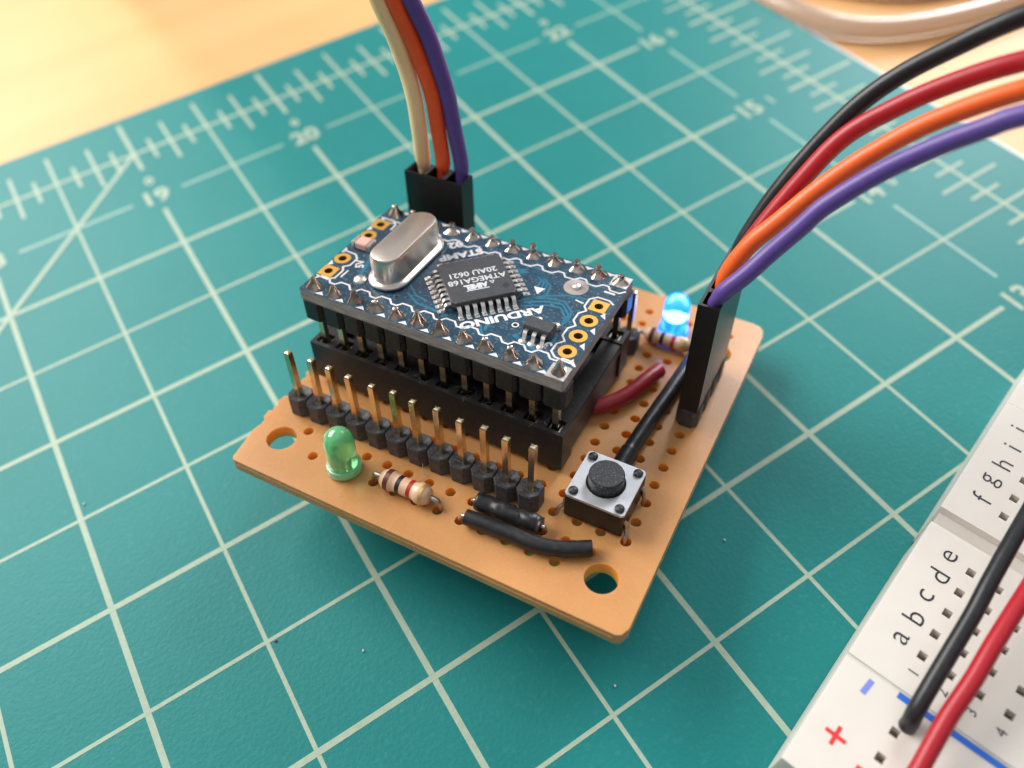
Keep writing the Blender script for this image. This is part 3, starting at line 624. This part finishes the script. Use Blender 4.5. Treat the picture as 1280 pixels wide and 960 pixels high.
# regulator
rx, ry = 8.44 * P, 5.80 * P
rg = obj('regulator_chip', MB().box(rx - 1.5, rx + 1.5, ry - 0.82, ry + 0.82, ZT + 0.12, ZT + 1.18, 0.16), 'chip_epoxy', md)
for s, ks in ((-1, (-0.95, 0, 0.95)), (1, (-0.95, 0.95))):
    for k in ks:
        RM = Matrix.Translation((rx + k, ry, ZT)) @ Matrix.Rotation(s * math.pi / 2, 4, 'Z') @ Matrix.Translation((-2.72, 0, 0))
        obj('lead', lead_me().xf(RM), 'tin', rg)
        obj('lead_pad', MB().lathe([(0.45, 0), (0.4, 0.1), (0.15, 0.2)], rx + k, ry + s * 1.75, 10).xf(Matrix.Translation((0, 0, ZT))), 'tin', board, 60)

# ------------------------------------------------------------------ plug-in jumper cables
def housing(parent, cs, r, along, z0, zt, shift=(0, 0), hw=1.27):
    n = len(cs); cuts = [-n / 2 * P]
    for k in range(n): cc = (k - (n - 1) / 2) * P; cuts += [cc - 0.98, cc + 0.98]
    cuts += [n / 2 * P]; oth = [-hw, 0.3 - hw, hw - 0.3, hw]
    mid = (cs[0] + cs[-1]) / 2 * P
    if along == 'c': xs = [mid + a + shift[0] for a in cuts]; ys = [r * P + a + shift[1] for a in oth]; f = lambda i, j: i % 2 == 1 and j == 1
    else: xs = [r * P + a + shift[0] for a in oth]; ys = [mid + a + shift[1] for a in cuts]; f = lambda i, j: j % 2 == 1 and i == 1
    H = obj('housing', gridbox(xs, ys, f, z0, zt, 3.6), 'gloss_plastic', parent)
    # retaining tabs on the outer long face
    for k in range(n):
        cc = mid + (k - (n - 1) / 2) * P
        if along == 'c': obj('latch_tab', MB().box(cc + shift[0] - 0.6, cc + shift[0] + 0.6, r * P + 1.27, r * P + 1.42, z0 + 3.2, z0 + 6.5, 0.06), 'gloss_plastic', H)
        px = (cc + shift[0], r * P + shift[1]) if along == 'c' else (r * P + shift[0], cc + shift[1])
        obj('crimp', MB().box(px[0] - 0.5, px[0] + 0.5, px[1] - 0.5, px[1] + 0.5, zt - 3.58, zt - 0.9, 0.08), 'dull_lead', H)
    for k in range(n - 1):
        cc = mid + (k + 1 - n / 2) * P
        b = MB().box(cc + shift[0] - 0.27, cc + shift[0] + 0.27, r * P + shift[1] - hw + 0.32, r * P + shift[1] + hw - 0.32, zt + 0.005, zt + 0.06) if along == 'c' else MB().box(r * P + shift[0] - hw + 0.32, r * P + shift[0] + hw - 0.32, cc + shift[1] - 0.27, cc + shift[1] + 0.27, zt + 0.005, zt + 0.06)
        obj('rib_sheen', b, 'dusty_sheen_plastic', H)  # thin paler strip atop each rib, its reflected light put into the colour
    return H
jc = thing('jumper_cable', 'three-wire jumper plug with cream, orange-red and purple wires behind the blue module', 'jumper cable', (0.2 * P, 12.1 * P, 2.6), BM)
housing(jc, [-1, 0, 1], 12.1, 'c', 2.6, 16.6, (0.5, 0))
W3 = {'wire_cream': [(-2.0, 31.0, 13.6), (-1.9, 31.0, 16.0), (-1.35, 30.4, 18.5), (-1.1, 30.2, 22.0), (-1.3, 30.0, 25.7), (-2.0, 29.9, 29.0), (-2.7, 29.5, 32.3), (-3.5, 28.9, 35.5), (-4.4, 28.7, 38.2), (-5.3, 28.9, 40.4), (-6.2, 29.7, 42.1), (-7.0, 31.0, 43.3)],
      'wire_orange': [(0.5, 31.0, 13.6), (0.6, 31.05, 16.0), (0.95, 31.0, 18.2), (0.8, 31.1, 22.0), (0.5, 30.9, 25.7), (-0.4, 30.7, 29.0), (-1.3, 30.2, 32.3), (-2.2, 29.5, 35.5), (-3.1, 29.3, 38.2), (-4.0, 29.5, 40.4), (-4.9, 30.3, 42.1), (-5.8, 31.5, 43.3)],
      'wire_purple': [(3.0, 30.8, 13.6), (3.05, 31.0, 15.6), (2.95, 31.7, 17.9), (2.4, 31.8, 22.0), (1.9, 31.6, 25.7), (1.1, 31.4, 29.0), (0.3, 31.0, 32.3), (-0.7, 30.3, 35.5), (-1.7, 30.0, 38.2), (-2.8, 30.2, 40.4), (-3.8, 30.8, 42.1), (-4.8, 32.0, 43.3)]}
for q, k in enumerate(W3): W3[k] += [(-13 + q, 33 + q, 45), (-25 + q, 38 + q, 47), (-45 + q, 47 + q * 1.5, 45), (-75, 60 + q * 2, 39), (-105, 76 + q * 2, 27), (-130, 89 + q * 2, 15.5), (-150, 100 + q * 2, 10.4), (-175, 112 + q * 2, 12.6)]
def uneven(pts, sd): return [p if i < 2 else tuple(Vector(p) + noise.noise_vector(Vector((i * 0.45, sd, 3.1))) * 0.22) for i, p in enumerate(pts)]
for q, (k, pts) in enumerate(W3.items()): obj('wire', MB().tube(uneven([(x, y + (0.55 if i < 2 else 0.25 if i == 2 else 0), z) for i, (x, y, z) in enumerate(pts)], q), lambda t: 0.70 if t < 0.07 else min(0.88, 0.70 + (t - 0.07) * 7), 18, 8), k, jc, 60)
jr = thing('jumper_cable', 'four-wire jumper plug with black, red, orange and purple wires at the board edge', 'jumper cable', (14 * P, 10.5 * P, 2.6), BM)
housing(jr, [9, 10, 11, 12], 14, 'r', 2.6, 16.5, (0, 0), 1.06)
W4 = {'wire_purple': [(35.62, 22.9, 13.3), (35.7, 22.85, 15.6), (36.2, 22.9, 17.5), (37.7, 23.8, 19.5), (39.3, 25.2, 21.7), (41.0, 26.4, 24.1), (42.6, 27.4, 26.4), (45.8, 28.8, 29.6), (49.1, 29.6, 32.4), (51.9, 29.9, 34.5), (54.0, 29.9, 35.9), (60.6, 29.6, 39.4), (67.2, 29.4, 42.0), (73.9, 29.2, 43.6), (80.5, 28.9, 44.2), (87.1, 28.7, 43.9)],
      'wire_amber': [(35.62, 25.4, 13.3), (35.64, 25.4, 15.4), (35.9, 25.7, 17.8), (37.1, 26.8, 20.5), (38.8, 27.9, 22.7), (42.0, 30.0, 26.9), (45.1, 31.3, 30.4), (48.5, 32.1, 33.4), (53.5, 32.5, 36.7), (60.2, 33.1, 40.0), (66.9, 33.7, 42.5), (73.6, 34.2, 43.9), (80.3, 34.8, 44.4), (87.0, 35.4, 44.0)],
      'wire_red': [(35.62, 27.9, 13.3), (35.64, 27.9, 15.4), (36.0, 28.1, 17.5), (37.1, 29.5, 20.7), (39.3, 31.7, 25.1), (41.9, 33.6, 29.4), (45.4, 34.6, 32.8), (48.9, 35.0, 35.3), (52.9, 35.1, 37.7), (59.8, 35.3, 40.9), (66.6, 35.4, 43.1), (73.5, 35.6, 44.3), (80.4, 35.7, 44.6), (87.2, 35.9, 43.9)],
      'wire_black': [(35.62, 30.5, 13.3), (35.64, 30.5, 15.4), (35.7, 30.6, 17.5), (36.3, 31.5, 20.0), (37.5, 32.9, 23.1), (39.5, 34.8, 27.1), (41.8, 36.3, 31.1), (44.5, 37.2, 34.2), (47.9, 37.8, 37.1), (51.8, 38.1, 40.1), (58.2, 38.6, 43.8), (64.7, 39.1, 46.7), (71.1, 39.5, 48.5), (77.5, 40.0, 49.5), (83.9, 40.5, 49.4)]}
for q, k in enumerate(W4): W4[k] += [(105, 29 + 3.4 * q, 42), (125, 29 + 3 * q, 32), (140, 30 + 2.6 * q, 14), (150, 31 + 2.4 * q, -0.5), (165, 32 + 2.2 * q, -8.6 + 0.3 * q), (200, 33 + 2.2 * q, -9.8 + 0.3 * q)]
for q, (k, pts) in enumerate(W4.items()): obj('wire', MB().tube(uneven(pts, q + 7), lambda t: 0.72 if t < 0.07 else min(0.85, 0.70 + (t - 0.07) * 6), 18, 8), k, jr, 60)

# ------------------------------------------------------------------ breadboard with two jumper wires
FM = Matrix.Translation(Vector((-1.25, -75.88, 0)) * MM) @ Matrix.Rotation(4.9917, 4, 'Z')
bb = thing('breadboard', 'off-white solderless breadboard with lettered rows lying on the mat', 'breadboard', (8 * P, 4.7 * P, 0.06), FM)
ZR = 8.1
def cells(lo, hi, centres, half):
    xs = [lo]
    for c in centres: xs += [c * P - half, c * P + half]
    return xs + [hi]
ncol = 17; u0, u1 = -2.0 * P, 17.6 * P
ucol = list(range(0, ncol)); hh = 0.50
def bb_panel(name, w0, w1, us, ws, zt, h2=0.40):
    xs = cells(u0, u1, us, h2); ys = cells(w0, w1, ws, h2)
    p = obj(name, gridbox(xs, ys, lambda i, j: i % 2 == 1 and j % 2 == 1, 0.06, zt, 2.6), 'bb_plastic', bb)
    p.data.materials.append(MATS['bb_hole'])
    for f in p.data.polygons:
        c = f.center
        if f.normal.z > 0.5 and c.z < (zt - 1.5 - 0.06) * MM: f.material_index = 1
    clm = mesh('contact', MB().box(-0.42, 0.42, -0.1, 0.1, zt - 2.55, zt - 1.1)); clm.materials.append(MATS['clip_metal'])
    mb2 = MB()
    for uu in us:
        for ww in ws: mb2.box(uu * P - 0.45, uu * P + 0.45, ww * P + 0.18, ww * P + 0.34, zt - 2.58, zt - 1.2)
    obj('contact_row', mb2, 'clip_metal', p)
    return p
pa = bb_panel('terminal_panel', -1.50 * P, 5.08 * P, ucol, [0, 1, 2, 3, 4], ZR)
pf = bb_panel('terminal_panel', 5.92 * P, 12.3 * P, ucol, [7, 8, 9, 10, 11], ZR)
obj('centre_trough', MB().box(u0 + 0.25, u1, 5.085 * P, 5.915 * P, 0.06, ZR - 1.0), 'bb_plastic', bb)
rus = [k + 0.42 for k in range(0, ncol) if k % 6 != 5]
pr = bb_panel('power_rail', -6.0 * P, -1.505 * P, rus, [-3.95, -2.92], ZR - 0.12)
bb_panel('power_rail', 12.36 * P, 16.85 * P, rus, [13.75, 14.8], ZR - 0.12)
zp = ZR + 0.012
for k, ch_ in enumerate('abcde'): text('row_letter', ch_, 2.8, -0.85 * P, (k + 0.14) * P, zp, math.radians(90), 'print_black', pa, -0.015)
for k, ch_ in enumerate('fghij'): text('row_letter', ch_, 2.8, -0.96 * P, (7 + k + 0.24) * P, zp, math.radians(90), 'print_black', pf, -0.015)
for k in range(ncol): text('column_number', str(k + 1), 1.35, (k + 0.0) * P, -0.72 * P, zp, math.radians(90), 'print_black', pa)
obj('rail_line', MB().strip([(-0.05 * P, -1.72 * P), (17.2 * P, -1.72 * P)], 0.62, ZR - 0.105), 'print_blue', pr)
obj('rail_line', MB().strip([(-0.05 * P, -4.72 * P), (17.2 * P, -4.72 * P)], 0.62, ZR - 0.105), 'print_red', pr)
obj('minus_sign', MB().strip([(-0.98 * P, -2.45 * P), (-0.92 * P, -1.85 * P)], 0.5, ZR - 0.105), 'print_paleblue', pr)
obj('plus_sign', MB().strip([(-1.0 * P, -4.62 * P), (-1.0 * P, -3.9 * P)], 0.36, ZR - 0.105).strip([(-1.36 * P, -4.26 * P), (-0.64 * P, -4.26 * P)], 0.36, ZR - 0.1), 'print_red', pr)
bw = obj('hookup_wire', MB().tube([(-6.9, -79.15, 6.2), (-6.75, -79.1, 8.4), (-6.2, -78.7, 9.7), (-4.3, -78.0, 10.8), (-1.5, -77.1, 11.8), (2.3, -75.9, 13.0), (5.6, -74.7, 14.0), (11.6, -72.8, 15.0), (20, -70.5, 15.3), (28, -69.5, 13.5), (33, -69.6, 10.5), (35.2, -70.2, 7.0)], 0.73, 18, 8), 'wire_black', None, 60)
tag(bw, 'black hookup wire ending in the breadboard rail by the minus mark', 'wire')
rw = obj('hookup_wire', MB().tube([(-12.6, -83.2, 6.2), (-12.2, -83.0, 8.4), (-11.4, -82.4, 9.5), (-9.4, -81.7, 10.5), (-5.4, -80.4, 11.6), (-1.9, -79.5, 12.6), (1.8, -78.4, 13.4), (6.5, -77.2, 14.0), (15, -75.2, 14.5), (24, -73.8, 13.5), (30, -73.8, 10.5), (32.4, -74.2, 7.0)], 0.75, 18, 8), 'wire_red', None, 60)
tag(rw, 'red hookup wire running across the breadboard beside the black wire', 'wire')

# ------------------------------------------------------------------ blurred things on the desk behind
tb = obj('plastic_tube', MB().tube([(76.8, 75, TZ + 2.02), (76.7, 45, TZ + 2.02), (76.9, 27, TZ + 2.02), (77.6, 18, TZ + 2.02), (79.6, 10.6, TZ + 2.02), (84, 5.2, TZ + 2.02), (91, 1.2, TZ + 2.02), (100, -1.6, TZ + 2.02), (113, -4.0, TZ + 2.02), (140, -6.5, TZ + 2.02), (180, -6, TZ + 2.02)], 2.0, 20, 8), 'clear_tube', None, 60)
tb2 = obj('cable', MB().tube([(84, 90, TZ + 1.52), (85, 50, TZ + 1.52), (88.5, 26, TZ + 1.52), (96, 13.5, TZ + 1.52), (108, 7, TZ + 1.52), (128, 3, TZ + 1.52), (180, 3, TZ + 1.52)], 1.5, 16, 8), 'paper', None, 60)
tag(tb2, 'thin pale cable on the desk behind the translucent tube', 'cable')
tag(tb, 'pale translucent plastic tube lying on the desk beyond the mat', 'tube')

# lint caught on the socket and the pin headers
mb = MB()
def fibre(c, r, z, n, L, rad=0.022):
    for k in range(n):
        x = c * P + random.uniform(-0.9, 0.9); y = r * P + random.uniform(-0.45, 0.45); a = random.uniform(0, 6.28); pts = []
        p = Vector((x, y, z + 0.03)); up = random.uniform(0.1, 0.5)
        for q in range(6):
            pts.append(p.copy()); a += random.uniform(-0.9, 0.9); l = L * random.uniform(0.6, 1.2) / 5
            p = p + Vector((math.cos(a) * l, math.sin(a) * l, up * (0.35 if q < 2 else -0.25) * l))
        mb.tube(pts, rad, 4, 2, True, False)
for c in (2, 3, 5, 6, 7, 9): fibre(c + 0.5, RF - 0.1, 5.9, 2, 1.5, 0.014)
for c in range(-1, 11): fibre(c, 2, 2.42, 1, 1.2, 0.014)
fibre(6.2, 1.1, 0.5, 2, 4.5, 0.028)
ln = obj('lint', mb, 'fibre', None); ln.matrix_world = BM; ln['kind'] = 'stuff'; ln['label'] = 'fine grey lint caught on the black socket and headers'; ln['category'] = 'lint'
